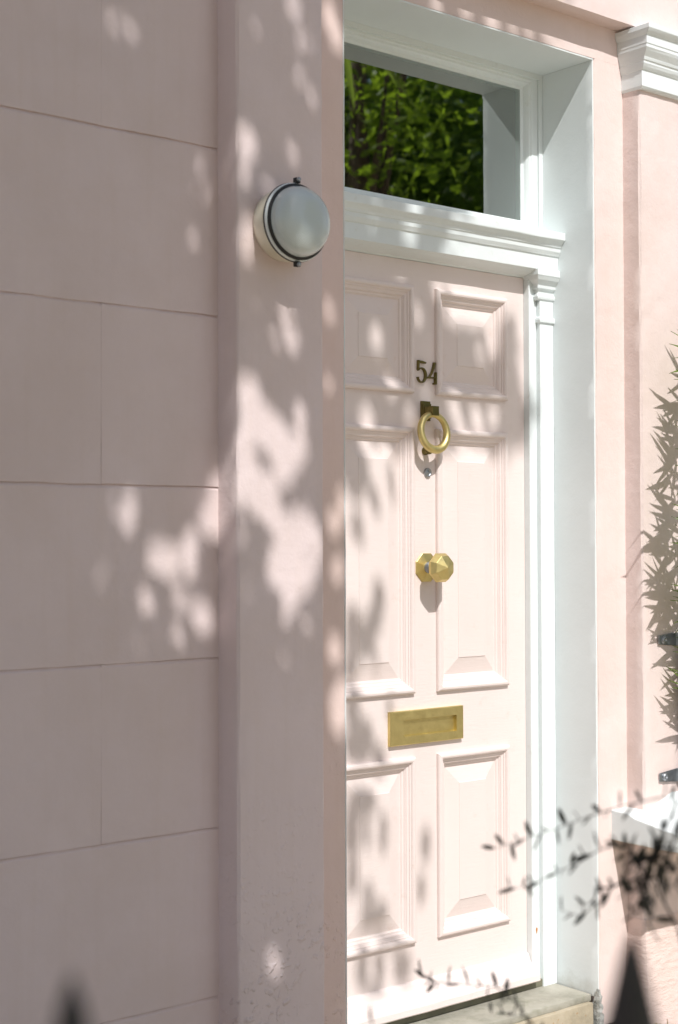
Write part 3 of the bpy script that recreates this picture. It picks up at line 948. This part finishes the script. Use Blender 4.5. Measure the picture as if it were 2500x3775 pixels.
# ------------------------------------------------------------------ the tree whose crown dapples the front
# where gaps in the crown let sun spots fall on the door plane: (x, z, half width, half height)
GAPS = [(1.883,2.293,0.0105,0.0095), (1.934,2.286,0.0065,0.0152), (2.133,1.945,0.0119,0.0171), (2.104,1.830,0.0119,0.0182), (2.140,2.003,0.0065,0.0088), (2.371,2.321,0.0119,0.0139), (2.256,2.240,0.0065,0.0088), (2.398,2.234,0.0065,0.0059), (2.430,2.241,0.0065,0.0059), (2.391,2.155,0.0065,0.0117), (2.433,2.107,0.0065,0.0117), (2.232,1.963,0.0213,0.0249), (2.225,1.884,0.0110,0.0149), (2.376,1.951,0.0065,0.0117), (2.241,1.740,0.0170,0.0306), (2.228,1.695,0.0110,0.0149), (2.296,1.856,0.0110,0.0119), (2.352,1.563,0.0136,0.0159), (2.371,1.496,0.0170,0.0199), (2.261,1.563,0.0065,0.0088), (2.312,1.491,0.0065,0.0088), (2.531,2.467,0.0153,0.0220), (2.561,2.403,0.0170,0.0230), (2.532,1.687,0.0110,0.0168), (1.880,1.208,0.0088,0.0190), (1.935,1.178,0.0119,0.0278), (1.922,1.141,0.0110,0.0119), (2.004,1.057,0.0170,0.0245), (2.048,1.052,0.0136,0.0220), (2.099,1.072,0.0153,0.0386), (1.979,0.958,0.0126,0.0182), (2.138,0.916,0.0213,0.0287), (2.070,0.966,0.0088,0.0127), (2.067,0.871,0.0088,0.0111), (1.850,1.028,0.0065,0.0175), (2.176,1.208,0.0153,0.0275), (2.178,1.143,0.0153,0.0275), (2.145,1.153,0.0110,0.0198), (1.958,0.860,0.0065,0.0088), (2.237,1.362,0.0230,0.0310), (2.217,1.221,0.0187,0.0438), (2.301,1.273,0.0323,0.0349), (2.395,1.305,0.0121,0.0261), (2.342,1.231,0.0110,0.0149), (2.363,1.199,0.0153,0.0275), (2.287,1.110,0.0221,0.0477), (2.253,1.174,0.0110,0.0178), (2.390,1.034,0.0238,0.0364), (2.331,0.941,0.0255,0.0390), (2.383,0.902,0.0221,0.0398), (2.213,1.119,0.0099,0.0356), (2.216,1.023,0.0065,0.0117), (2.414,0.802,0.0088,0.0158), (2.229,0.889,0.0065,0.0076), (2.341,0.722,0.0065,0.0088), (2.344,0.815,0.0065,0.0117), (2.447,0.995,0.0110,0.0297), (2.267,1.315,0.0110,0.0149), (2.335,1.154,0.0110,0.0149), (2.318,1.050,0.0132,0.0238), (2.359,0.990,0.0170,0.0230), (2.260,1.098,0.0110,0.0198), (2.429,0.934,0.0121,0.0218), (2.362,0.853,0.0110,0.0158), (2.234,1.281,0.0110,0.0178), (2.402,1.233,0.0110,0.0198), (2.328,1.198,0.0110,0.0119), (2.437,1.045,0.0065,0.0117), (2.541,1.150,0.0110,0.0198), (2.556,1.029,0.0099,0.0267), (2.547,0.827,0.0170,0.0275), (2.527,1.497,0.0065,0.0175), (2.569,0.693,0.0221,0.0398), (2.575,1.203,0.0110,0.0297), (2.309,-0.009,0.0128,0.0184), (2.565,0.660,0.0221,0.0438), (2.913,2.568,0.0136,0.0147), (3.030,2.588,0.0136,0.0220), (3.137,2.577,0.0187,0.0252), (3.220,2.576,0.0136,0.0159), (3.286,2.583,0.0136,0.0184), (3.363,2.587,0.0170,0.0199), (2.752,2.225,0.0102,0.0138), (2.912,2.215,0.0187,0.0252), (2.903,2.138,0.0170,0.0245), (2.991,2.220,0.0088,0.0119), (3.071,2.152,0.0136,0.0245), (2.764,2.145,0.0065,0.0088), (2.810,1.918,0.0145,0.0260), (2.973,1.990,0.0099,0.0187), (3.044,2.078,0.0121,0.0229), (3.009,1.905,0.0065,0.0088), (3.217,1.904,0.0093,0.0168), (2.867,1.784,0.0153,0.0248), (2.773,1.693,0.0162,0.0233), (2.934,1.698,0.0121,0.0174), (3.003,1.757,0.0088,0.0103), (3.110,1.735,0.0121,0.0207), (3.203,1.715,0.0143,0.0219), (3.282,1.726,0.0143,0.0245), (3.140,1.672,0.0143,0.0154), (3.225,1.669,0.0132,0.0119), (2.771,1.618,0.0110,0.0099), (2.843,1.601,0.0170,0.0306), (3.112,2.096,0.0204,0.0220), (3.152,2.082,0.0221,0.0259), (3.223,2.075,0.0272,0.0318), (3.295,2.075,0.0442,0.0477), (3.122,2.018,0.0255,0.0184), (3.197,2.011,0.0187,0.0202), (3.259,2.017,0.0238,0.0300), (3.279,1.953,0.0132,0.0356)]
# separate sprays hanging out of the crown edge
STREAKS = [(2.737,1.389,0.0139,0.0602,0.37), (2.740,1.536,0.0480,0.0792,0.00), (2.800,1.461,0.0121,0.0457,0.35), (2.869,1.516,0.0114,0.0446,0.19), (2.816,1.188,0.0224,0.0418,0.26), (2.799,1.123,0.0284,0.0470,0.00), (2.764,1.075,0.0381,0.0528,0.26), (2.718,1.107,0.0277,0.0749,0.00), (2.718,1.012,0.0277,0.0449,0.00), (2.804,1.017,0.0071,0.0303,0.26), (2.717,0.890,0.0326,0.0523,0.00), (2.855,0.873,0.0092,0.0343,0.17), (2.742,0.787,0.0599,0.0674,0.00), (2.817,0.732,0.0305,0.0303,0.00), (2.751,0.620,0.0600,0.0412,0.00), (2.718,0.557,0.0276,0.0893,0.00), (2.767,0.541,0.0090,0.0600,0.14), (2.830,0.526,0.0142,0.0568,-0.05), (2.720,0.427,0.0217,0.0558,0.00), (2.770,0.364,0.0280,0.0210,0.52), (2.990,0.475,0.0181,0.0504,0.07), (2.973,0.345,0.0149,0.0386,0.00), (2.798,0.300,0.0659,0.0271,0.00), (2.855,0.220,0.0566,0.0212,-0.26), (2.749,0.164,0.0238,0.0670,0.00), (2.814,0.153,0.0182,0.0527,0.09), (2.898,0.135,0.0395,0.0457,0.00), (2.793,0.094,0.0403,0.0225,0.00)]
EDGE = [(-2.2, 5.6), (3.2, 5.6), (3.30, 2.95), (3.40, 2.62), (3.36, 2.50), (3.12, 2.34), (3.10, 2.12), (3.36, 2.08), (3.375, 1.77), (3.43, 1.74), (3.40, 1.67), (3.32, 1.635), (3.05, 1.655), (2.90, 1.63), (2.70, 1.60),
        (2.64, 1.50), (2.625, -0.20), (2.75, -0.45), (3.0, -0.8), (3.3, -1.2), (3.3, -3.2), (-2.2, -3.2)]


def inside(px, py, poly):
    r = np.zeros(len(px), bool)
    for (x0, y0), (x1, y1) in zip(poly, poly[1:] + poly[:1]):
        c_ = (y0 > py) != (y1 > py)
        with np.errstate(divide='ignore', invalid='ignore'):
            r ^= c_ & (px < (x1 - x0) * (py - y0) / (y1 - y0 + 1e-12) + x0)
    return r


SD = np.array([0.29, 1.0, -1.22])
tree = thing('shade_tree', 'broad leafy tree whose dappled shade falls over the left wall and door', 'tree', (-0.9, -4.7, FLOOR))
GA = np.array(GAPS)


def crown_pass(n_, box, ln0, ln1, t0, t1, poly=EDGE, gap_k=1.32):
    u = RNG.uniform(box[0], box[1], n_)
    v = RNG.uniform(box[2], box[3], n_)
    t = RNG.uniform(t0, t1, n_)
    t = np.where(v < -0.3, np.maximum(t, 2.35 + 0.3 * RNG.random(n_)), t)
    ok = inside(u, v, poly)
    u, v, t = u[ok], v[ok], t[ok]
    m_ = len(u)
    C_ = np.stack([u, np.zeros(m_), v], 1) - t[:, None] * SD
    N_ = unit(-SD / np.linalg.norm(SD) + RNG.normal(0, .55, (m_, 3)) + np.array([0, 0, .3]))
    A_ = unit(np.cross(N_, RNG.normal(0, 1, (m_, 3))) + np.array([0, 0, -.35]))
    S_ = unit(np.cross(A_, N_))
    ln = RNG.uniform(ln0, ln1, m_)
    wd = ln * RNG.uniform(.42, .55, m_)
    keep = ~in_view(C_, 1.45) & (np.linalg.norm(C_ - np.array(CAM), axis=1) > 0.9)
    for k in (-.5, -.25, 0, .25, .5):
        Q = C_ + A_ * (ln * k)[:, None]
        qu = Q[:, 0] - SD[0] * Q[:, 1]
        qv = Q[:, 2] - SD[2] * Q[:, 1]
        hw = wd * .5 * (1 - abs(k) * 1.7)
        for g0 in range(0, len(GA), 20):
            G = GA[g0:g0 + 20]
            d = ((qu[:, None] - G[:, 0]) / (G[:, 2] * gap_k + hw[:, None] * .75)) ** 2 + ((qv[:, None] - G[:, 1]) / (G[:, 3] * gap_k + hw[:, None] * .85)) ** 2
            keep &= ~(d < 1).any(1)
    return C_[keep], A_[keep], S_[keep], ln[keep], wd[keep]


parts = [crown_pass(26000, (1.3, 3.5, -.35, 2.8), .07, .105, 2.6, 3.9),
         crown_pass(44000, (1.3, 3.5, -.35, 2.8), .032, .05, 2.6, 3.6),
         crown_pass(26000, (-2.2, 3.4, -3.2, 5.4), .09, .13, 2.6, 4.4)]
for (u0, v0, a0, b0, an) in STREAKS:
    m_ = max(6, int(11 * math.pi * a0 * b0 / 0.0009))
    rr = np.sqrt(RNG.random(m_)); th = RNG.uniform(0, 2 * math.pi, m_)
    lx, lz = rr * np.cos(th) * a0 * .8, rr * np.sin(th) * b0 * .85
    uu = u0 + lx * math.cos(an) - lz * math.sin(an)
    vv = v0 + lx * math.sin(an) + lz * math.cos(an)
    t = RNG.uniform(2.7, 3.4, m_)
    C_ = np.stack([uu, np.zeros(m_), vv], 1) - t[:, None] * SD
    A_ = unit(np.stack([-math.sin(an) + RNG.normal(0, .3, m_), RNG.normal(0, .3, m_), -np.ones(m_)], 1))
    S_ = unit(np.cross(A_, -SD + RNG.normal(0, .4, (m_, 3))))
    parts.append((C_, A_, S_, RNG.uniform(.035, .055, m_) * min(1.0, b0 / .03), RNG.uniform(.014, .02, m_) * min(1.0, a0 / .012)))
cat_ = [np.concatenate([p[i] for p in parts]) for i in range(5)]
leaf_mesh('crown', *cat_, M['leaf'], tree)
tk = MB()
base = Vector((-0.9, -4.7, FLOOR))
trunk = [base, base + Vector((.05, .02, 1.0)), base + Vector((.16, .10, 2.2)), base + Vector((.35, .3, 3.4)), base + Vector((.6, .6, 4.6)), base + Vector((.8, .9, 6.0))]
tk.tube(trunk, [.24, .19, .17, .14, .10, .04], n=14)
for k in range(16):
    f = RNG.uniform(.35, .95)
    i = int(f * 5); p0 = trunk[i].lerp(trunk[min(i + 1, 5)], f * 5 - i)
    uu, vv, t = RNG.uniform(-.8, 2.5), RNG.uniform(-.6, 3.6), RNG.uniform(2.4, 3.2)
    p1 = Vector((uu, 0, vv)) - Vector(SD) * t
    if bool(in_view([tuple(p1)], 1.3)[0]) or bool(in_view([tuple(p0.lerp(p1, .6))], 1.3)[0]):
        continue
    mid = p0.lerp(p1, .5) + Vector((0, 0, .25))
    tk.tube([p0, p0.lerp(mid, .5) + Vector((0, 0, .08)), mid, p1], [.06, .045, .03, .008], n=8)
tk.build('trunk', M['bark'], tree)

# ------------------------------------------------------------------ garden trees seen mirrored in the fanlight
def bush_tree(name, label, cx, cy, cz, rx, ry, rz, n_, ln, mt, seed):
    rg = np.random.default_rng(seed)
    t = thing(name, label, 'tree', (cx, cy, FLOOR), 'trees in the garden behind the camera')
    nb = 46
    bc = unit(rg.normal(0, 1, (nb, 3))) * (rg.random((nb, 1)) ** .45) * np.array([rx, ry, rz]) * .82 + np.array([cx, cy, cz])
    br_ = rg.uniform(.30, .62, nb)
    pick = rg.integers(0, nb, n_)
    C_ = bc[pick] + unit(rg.normal(0, 1, (n_, 3))) * (rg.random((n_, 1)) ** .5) * br_[pick][:, None]
    keep = C_[:, 2] > 0.3
    C_ = C_[keep]; m_ = len(C_)
    N_ = unit(rg.normal(0, .8, (m_, 3)) + np.array([-.1, -.25, .7]))
    A_ = unit(np.cross(N_, rg.normal(0, 1, (m_, 3))))
    S_ = np.cross(A_, N_)
    l_ = ln * rg.uniform(.45, 1.0, m_) ** 1.0 * rg.choice([.8, 1.0, 1.7], m_, p=[.5, .35, .15])
    leaf_mesh('crown', C_, A_, S_, l_, l_ * .45, mt, t)
    tk = MB()
    b0 = Vector((cx, cy, FLOOR))
    tk.tube([b0, b0 + Vector((.05, 0, cz * .4)), b0 + Vector((0, .05, cz * .8)), b0 + Vector((0, 0, cz + rz * .6))], [.16, .12, .09, .03], n=12)
    for k in range(14):
        p1 = Vector(bc[k]); p0 = b0 + Vector((0, 0, cz * rg.uniform(.35, .8)))
        tk.tube([p0, p0.lerp(p1, .5) + Vector((0, 0, .15)), p1], [.05, .03, .01], n=6)
    tk.build('trunk', M['bark'], t)
    return t
bush_tree('garden_tree', 'slender light green tree mirrored in the middle of the fanlight', 6.0, -3.75, 4.0, 1.0, .6, 1.2, 1700, .10, M['leaf_sun'], 14)
bush_tree('garden_tree', 'dense green tree mirrored at the left of the fanlight', 7.1, -5.2, 4.0, 1.8, 1.2, 2.3, 20000, .10, M['leaf_lit'], 11)
bush_tree('garden_tree', 'dense green tree mirrored at the right of the fanlight', 8.7, -5.2, 4.3, 1.9, 1.3, 2.6, 20000, .10, M['leaf_lit'], 12)
bush_tree('garden_tree', 'tall dark green tree standing far behind the garden', 10.6, -8.8, 5.2, 3.4, 1.5, 4.6, 26000, .20, M['leaf_lit'], 13)
palm = thing('palm_plant', 'strap-leaved palm mirrored in the upper left of the fanlight', 'palm', (4.48, -2.40, FLOOR))
PC = Vector((4.70, -2.36, 3.90))
MB().tube([(4.48, -2.40, FLOOR), (4.47, -2.41, 1.4), (4.50, -2.40, 3.0), tuple(PC)], [.09, .07, .06, .05], n=12).build('trunk', M['bark'], palm)
crown = MB()
for k in range(46):
    az = k * 2.399; el = R(75 - 110 * (k / 46) ** .8)
    L_ = RNG.uniform(.40, .62)
    d = Vector((math.cos(az) * math.cos(el), math.sin(az) * math.cos(el), math.sin(el)))
    side = d.cross(Vector((0, 0, 1))).normalized()
    vs_ = []
    for j in range(9):
        t = j / 8
        p = PC + d * L_ * t + Vector((0, 0, -.38 * L_ * t * t))
        wv = .017 * math.sin(math.pi * min(1, .12 + t * .88)) ** .7
        vs_ += [p - side * wv, p + Vector((0, 0, -.006)), p + side * wv]
    crown.add(vs_, [q_ for j in range(8) for q_ in ((j * 3, j * 3 + 1, j * 3 + 4, j * 3 + 3), (j * 3 + 1, j * 3 + 2, j * 3 + 5, j * 3 + 4))])
crown.build('crown', M['palm'], palm)

# ------------------------------------------------------------------ bamboo by the bay window
bam = thing('bamboo_plant', 'leafy bamboo at the right edge, throwing leaf shadows on the pink wall', 'bamboo', (4.02, -0.56, FLOOR))
rg = np.random.default_rng(7)
lm = MB()
vs_ = []
for j in range(6):
    t = j / 5
    wv = .5 * math.sin(math.pi * min(1, .10 + t * .9)) ** .8 * (1 - .25 * t)
    if j == 5:
        wv = .01
    vs_ += [(t, -wv * .13, -.16 * t * t), (t, 0, -.16 * t * t - .012), (t, wv * .13, -.16 * t * t)]
lm.add(vs_, [q_ for j in range(5) for q_ in ((j * 3, j * 3 + 1, j * 3 + 4, j * 3 + 3), (j * 3 + 1, j * 3 + 2, j * 3 + 5, j * 3 + 4))])
tmp = lm.build('leaf', M['bamboo_leaf'])
leaf_me = tmp.data
bpy.data.objects.remove(tmp)
canes = []
for k in range(9):
    bx, by = 3.98 + rg.uniform(-.06, .2), -.56 + rg.uniform(-.05, .05)
    tx, ty, tz = bx - rg.uniform(.0, .16), -.42 + rg.uniform(-.06, .06), rg.uniform(1.75, 2.25)
    pts = [Vector((bx + (tx - bx) * s * s, by + (ty - by) * s, FLOOR + (tz - FLOOR) * s)) for s in np.linspace(0, 1, 9)]
    cane = MB().tube(pts, [.007, .007, .0065, .006, .0055, .005, .004, .003, .0015], n=8).build('cane', M['cane'], bam)
    canes.append((cane, pts))
# leaf fans on short side twigs reaching towards the door
SIL_Z = [0.70, 0.85, 1.0, 1.15, 1.30, 1.45, 1.65, 1.85, 1.95]
SIL_X = [3.80, 3.765, 3.735, 3.70, 3.672, 3.69, 3.735, 3.785, 3.83]
cnt, fan_n = 0, 0
while cnt < 292 and fan_n < 400:
    fan_n += 1
    zs_ = rg.uniform(.72, 1.92)
    lim = float(np.interp(zs_, SIL_Z, SIL_X))
    xs_ = lim + (rg.exponential(.035) if fan_n % 3 else rg.uniform(.05, .2))
    if xs_ > 4.1:
        continue
    dl = max((3.845 - xs_) / 1.0, .05) + rg.uniform(0, .07)
    tipc = Vector((xs_ - .29 * dl, -.265 - dl, zs_ + 1.22 * dl))
    ci = min(range(9), key=lambda q_: min((p - tipc).length for p in canes[q_][1]))
    cane, pts = canes[ci]
    root = tipc + Vector((rg.uniform(.06, .10), rg.uniform(-.03, .03), rg.uniform(-.05, .05)))
    if root.y > -.29:
        root.y = -.29
    for q_i in range(int(rg.integers(3, 6))):
        a = rg.normal(math.pi, .75)
        L_ = rg.uniform(.08, .17)
        d = Vector((math.cos(a), rg.normal(0, .25), math.sin(a) * .9)).normalized()
        tip = root + d * L_
        if tip.y > -.272:
            continue
        if bool(in_view([tuple(tip)], .985)[0]) and rg.random() > .12:
            continue
        o = link('leaf', leaf_me, cane)
        sd_ = d.cross(Vector((-.29 + rg.normal(0, .35), -1, 1.22 + rg.normal(0, .35)))).normalized()
        up_ = sd_.cross(d)
        mm = Matrix((d * L_, -sd_ * L_ * 0.78, up_ * L_)).transposed().to_4x4()
        mm.translation = root
        o.matrix_basis = mm
        cnt += 1

# ------------------------------------------------------------------ garden shrub in the foreground, out of focus
shrub = thing('garden_shrub', 'blurred dark shrub with thin twigs and small leaves in front of the doorway', 'shrub', (1.72, -2.0, FLOOR))
rg = np.random.default_rng(21)
shrub_mes = []
for vr, (w0, curl) in enumerate(((.15, .10), (.19, -.12), (.12, .22), (.17, .30))):
    lm = MB()
    vs_ = []
    for j in range(6):
        t = j / 5
        wv = w0 * math.sin(math.pi * (.06 + t * .9)) ** .75
        zc = curl * t * t
        vs_ += [(t, -wv, zc + .03), (t, .02 * vr * t, zc - .02), (t, wv * .9, zc + .03)]
    lm.add(vs_, [q_ for j in range(5) for q_ in ((j * 3, j * 3 + 1, j * 3 + 4, j * 3 + 3), (j * 3 + 1, j * 3 + 2, j * 3 + 5, j * 3 + 4))], True)
    tmp = lm.build('leaf', M['shrub_leaf'])
    shrub_mes.append(tmp.data)
    bpy.data.objects.remove(tmp)
TWIGS = [
    ([(1.714, -2.000, -0.160), (1.616, -1.968, 0.787), (1.597, -1.966, 0.843), (1.572, -1.959, 0.885), (1.548, -1.954, 0.912)], 0.0050, 6, 0.026),
    ([(1.548, -1.954, 0.912), (1.572, -1.962, 0.960), (1.628, -1.944, 0.998), (1.628, -1.918, 0.999), (1.617, -1.869, 0.984), (1.604, -1.819, 0.965), (1.592, -1.782, 0.948), (1.577, -1.744, 0.931), (1.575, -1.703, 0.916), (1.570, -1.659, 0.898)], 0.0022, 22, 0.021),
    ([(1.548, -1.954, 0.912), (1.569, -1.919, 0.931), (1.582, -1.878, 0.939), (1.589, -1.831, 0.916), (1.587, -1.803, 0.897), (1.582, -1.772, 0.883), (1.578, -1.743, 0.865), (1.584, -1.708, 0.851), (1.587, -1.672, 0.842)], 0.0020, 17, 0.021),
    ([(1.548, -1.954, 0.912), (1.575, -1.898, 0.890), (1.596, -1.849, 0.872), (1.608, -1.820, 0.866), (1.623, -1.806, 0.847), (1.618, -1.801, 0.839), (1.604, -1.790, 0.837)], 0.0034, 4, 0.016),
    ([(1.596, -1.862, 0.876), (1.612, -1.823, 0.848), (1.618, -1.801, 0.831), (1.621, -1.778, 0.817), (1.629, -1.732, 0.817)], 0.0022, 6, 0.022),
    ([(1.548, -1.954, 0.909), (1.548, -1.967, 0.932), (1.548, -1.981, 0.950), (1.548, -2.007, 0.968)], 0.0040, 9, 0.024),
    ([(1.548, -1.954, 0.912), (1.535, -1.956, 0.932), (1.542, -1.936, 0.937), (1.550, -1.917, 0.944)], 0.0028, 7, 0.020),
    ([(1.535, -1.956, 0.932), (1.536, -1.970, 0.938), (1.539, -1.986, 0.942), (1.540, -2.000, 0.951)], 0.0040, 9, 0.022),
    ([(1.548, -1.954, 0.909), (1.545, -1.977, 0.915), (1.539, -1.998, 0.928), (1.536, -2.022, 0.944)], 0.0030, 10, 0.020),
    ([(1.548, -1.954, 0.909), (1.545, -1.963, 0.893), (1.542, -1.974, 0.876), (1.535, -1.967, 0.855)], 0.0026, 7, 0.020),
    ([(1.548, -1.954, 0.909), (1.540, -1.947, 0.893), (1.536, -1.930, 0.889)], 0.0030, 6, 0.019),
    ([(1.549, -1.954, 0.902), (1.545, -1.950, 0.884), (1.554, -1.944, 0.866), (1.545, -1.936, 0.862)], 0.0024, 6, 0.018),
    ([(1.545, -1.977, 0.915), (1.519, -2.008, 0.915), (1.517, -2.032, 0.915)], 0.0024, 7, 0.020),
    ([(1.545, -1.939, 0.935), (1.540, -1.934, 0.917), (1.540, -1.920, 0.897)], 0.0030, 5, 0.018),
    ([(1.695, -2.000, -0.160), (1.649, -1.691, 0.613), (1.642, -1.660, 0.643), (1.648, -1.626, 0.660), (1.663, -1.574, 0.666), (1.661, -1.533, 0.659), (1.639, -1.475, 0.655), (1.643, -1.452, 0.645), (1.645, -1.428, 0.656)], 0.0022, 20, 0.022),
    ([(1.642, -1.660, 0.643), (1.645, -1.623, 0.639), (1.656, -1.567, 0.626)], 0.0015, 6, 0.021),
    ([(1.705, -2.000, -0.160), (1.263, -1.762, 0.698), (1.257, -1.758, 0.731), (1.254, -1.756, 0.743)], 0.0020, 3, 0.020),
    ([(1.741, -2.000, -0.160), (1.194, -1.902, 0.754), (1.188, -1.897, 0.772)], 0.0015, 2, 0.018)]

for pts, r0, nl, L0 in TWIGS:
    pts = [Vector(p) for p in pts]
    tw = MB().tube(pts, [r0 * .6 * (1 - .75 * i / (len(pts) - 1)) for i in range(len(pts))], n=6).build('branch', M['twig'], shrub)
    nl = int(nl * 1.35)
    for k in range(nl):
        s = (k + .5 + rg.uniform(-.25, .25)) / nl * .999
        i = min(len(pts) - 2, int(s * (len(pts) - 1)))
        p = pts[i].lerp(pts[i + 1], s * (len(pts) - 1) - i)
        d0 = (pts[i + 1] - pts[i]).normalized()
        sg = 1 if k % 2 else -1
        d = (d0 * rg.uniform(.15, .7) + Vector((0, 0, 1)) * sg * rg.uniform(.35, 1.0) + Vector((0, 0, .35)) + Vector(rg.normal(0, .30, 3))).normalized()
        L_ = L0 * rg.uniform(.6, 1.35)
        sd_ = d.cross(Vector((rg.normal(0, .5), -1, rg.normal(0, .5)))).normalized()
        up_ = sd_.cross(d)
        mm = Matrix((d * L_, sd_ * L_, up_ * L_)).transposed().to_4x4()
        mm.translation = p
        o = link('leaf', shrub_mes[k % 4], tw)
        o.matrix_basis = mm

# ------------------------------------------------------------------ iron railing just in front of the camera
rail = thing('iron_railing', 'black iron railing with spear points, blurred close to the camera', 'railing', (0.4, -2.58, FLOOR))
RY = -2.58
def spear(x, tip):
    k = MB()
    def sq(h, z):
        return [(x - h, RY - h, z), (x + h, RY - h, z), (x + h, RY + h, z), (x - h, RY + h, z)]
    lv = [(.001, tip), (.0045, tip - .014), (.0140, tip - .072), (.0160, tip - .085), (.0085, tip - .105), (.0085, tip - .11), (.014, tip - .118), (.014, tip - .132), (.0085, tip - .14), (.0085, FLOOR)]
    vs_ = [p for h, z in lv for p in sq(h, z)]
    k.add(vs_, [(l * 4 + a, l * 4 + (a + 1) % 4, l * 4 + 4 + (a + 1) % 4, l * 4 + 4 + a) for l in range(len(lv) - 1) for a in range(4)] + [(3, 2, 1, 0)])
    return k.build('spear_bar', M['iron'], rail)
for i in range(-3, 6):
    x = .356 + .400 * i
    spear(x, 1.140 if i != 1 else 1.094)
    if i < 5:
        for q_ in (1, 2):
            k = MB()
            k.tube([(x + .1333 * q_, RY, FLOOR), (x + .1333 * q_, RY, .72)], .008, n=10)
            k.tube([(x + .1333 * q_, RY, .72), (x + .1333 * q_, RY, .78)], [.011, .001], n=10)
            k.build('low_bar', M['iron'], rail)
for z in (.02, .62):
    MB().box(.356 - 3 * .4 - .02, .356 + 5 * .4 + .02, RY - .010, RY + .010, z - .018, z + .018).build('rail', M['iron'], rail, bevel=.002)

# ------------------------------------------------------------------ dry grass at the foot of the wall
gv, gf = [], []
rg = np.random.default_rng(3)
for k in range(520):
    x, y = rg.uniform(3.42, 3.72), rg.uniform(-.42, -.215)
    h, a, ln_ = rg.uniform(.015, .06), rg.uniform(0, 6.28), rg.uniform(.02, .06)
    b0 = len(gv)
    dx, dy = math.cos(a), math.sin(a)
    gv += [(x - dy * .001, y + dx * .001, FLOOR), (x + dy * .001, y - dx * .001, FLOOR), (x + dx * ln_ * .5, y + dy * ln_ * .5, FLOOR + h), (x + dx * ln_, y + dy * ln_, FLOOR + h * .8)]
    gf += [(b0, b0 + 1, b0 + 2), (b0, b0 + 2, b0 + 3)]
gr = MB().add(gv, gf)
go_ = gr.build('dry_grass', M['straw'], kind='stuff')
go_['label'] = 'dry straw-coloured grass at the foot of the wall'
go_['category'] = 'grass'
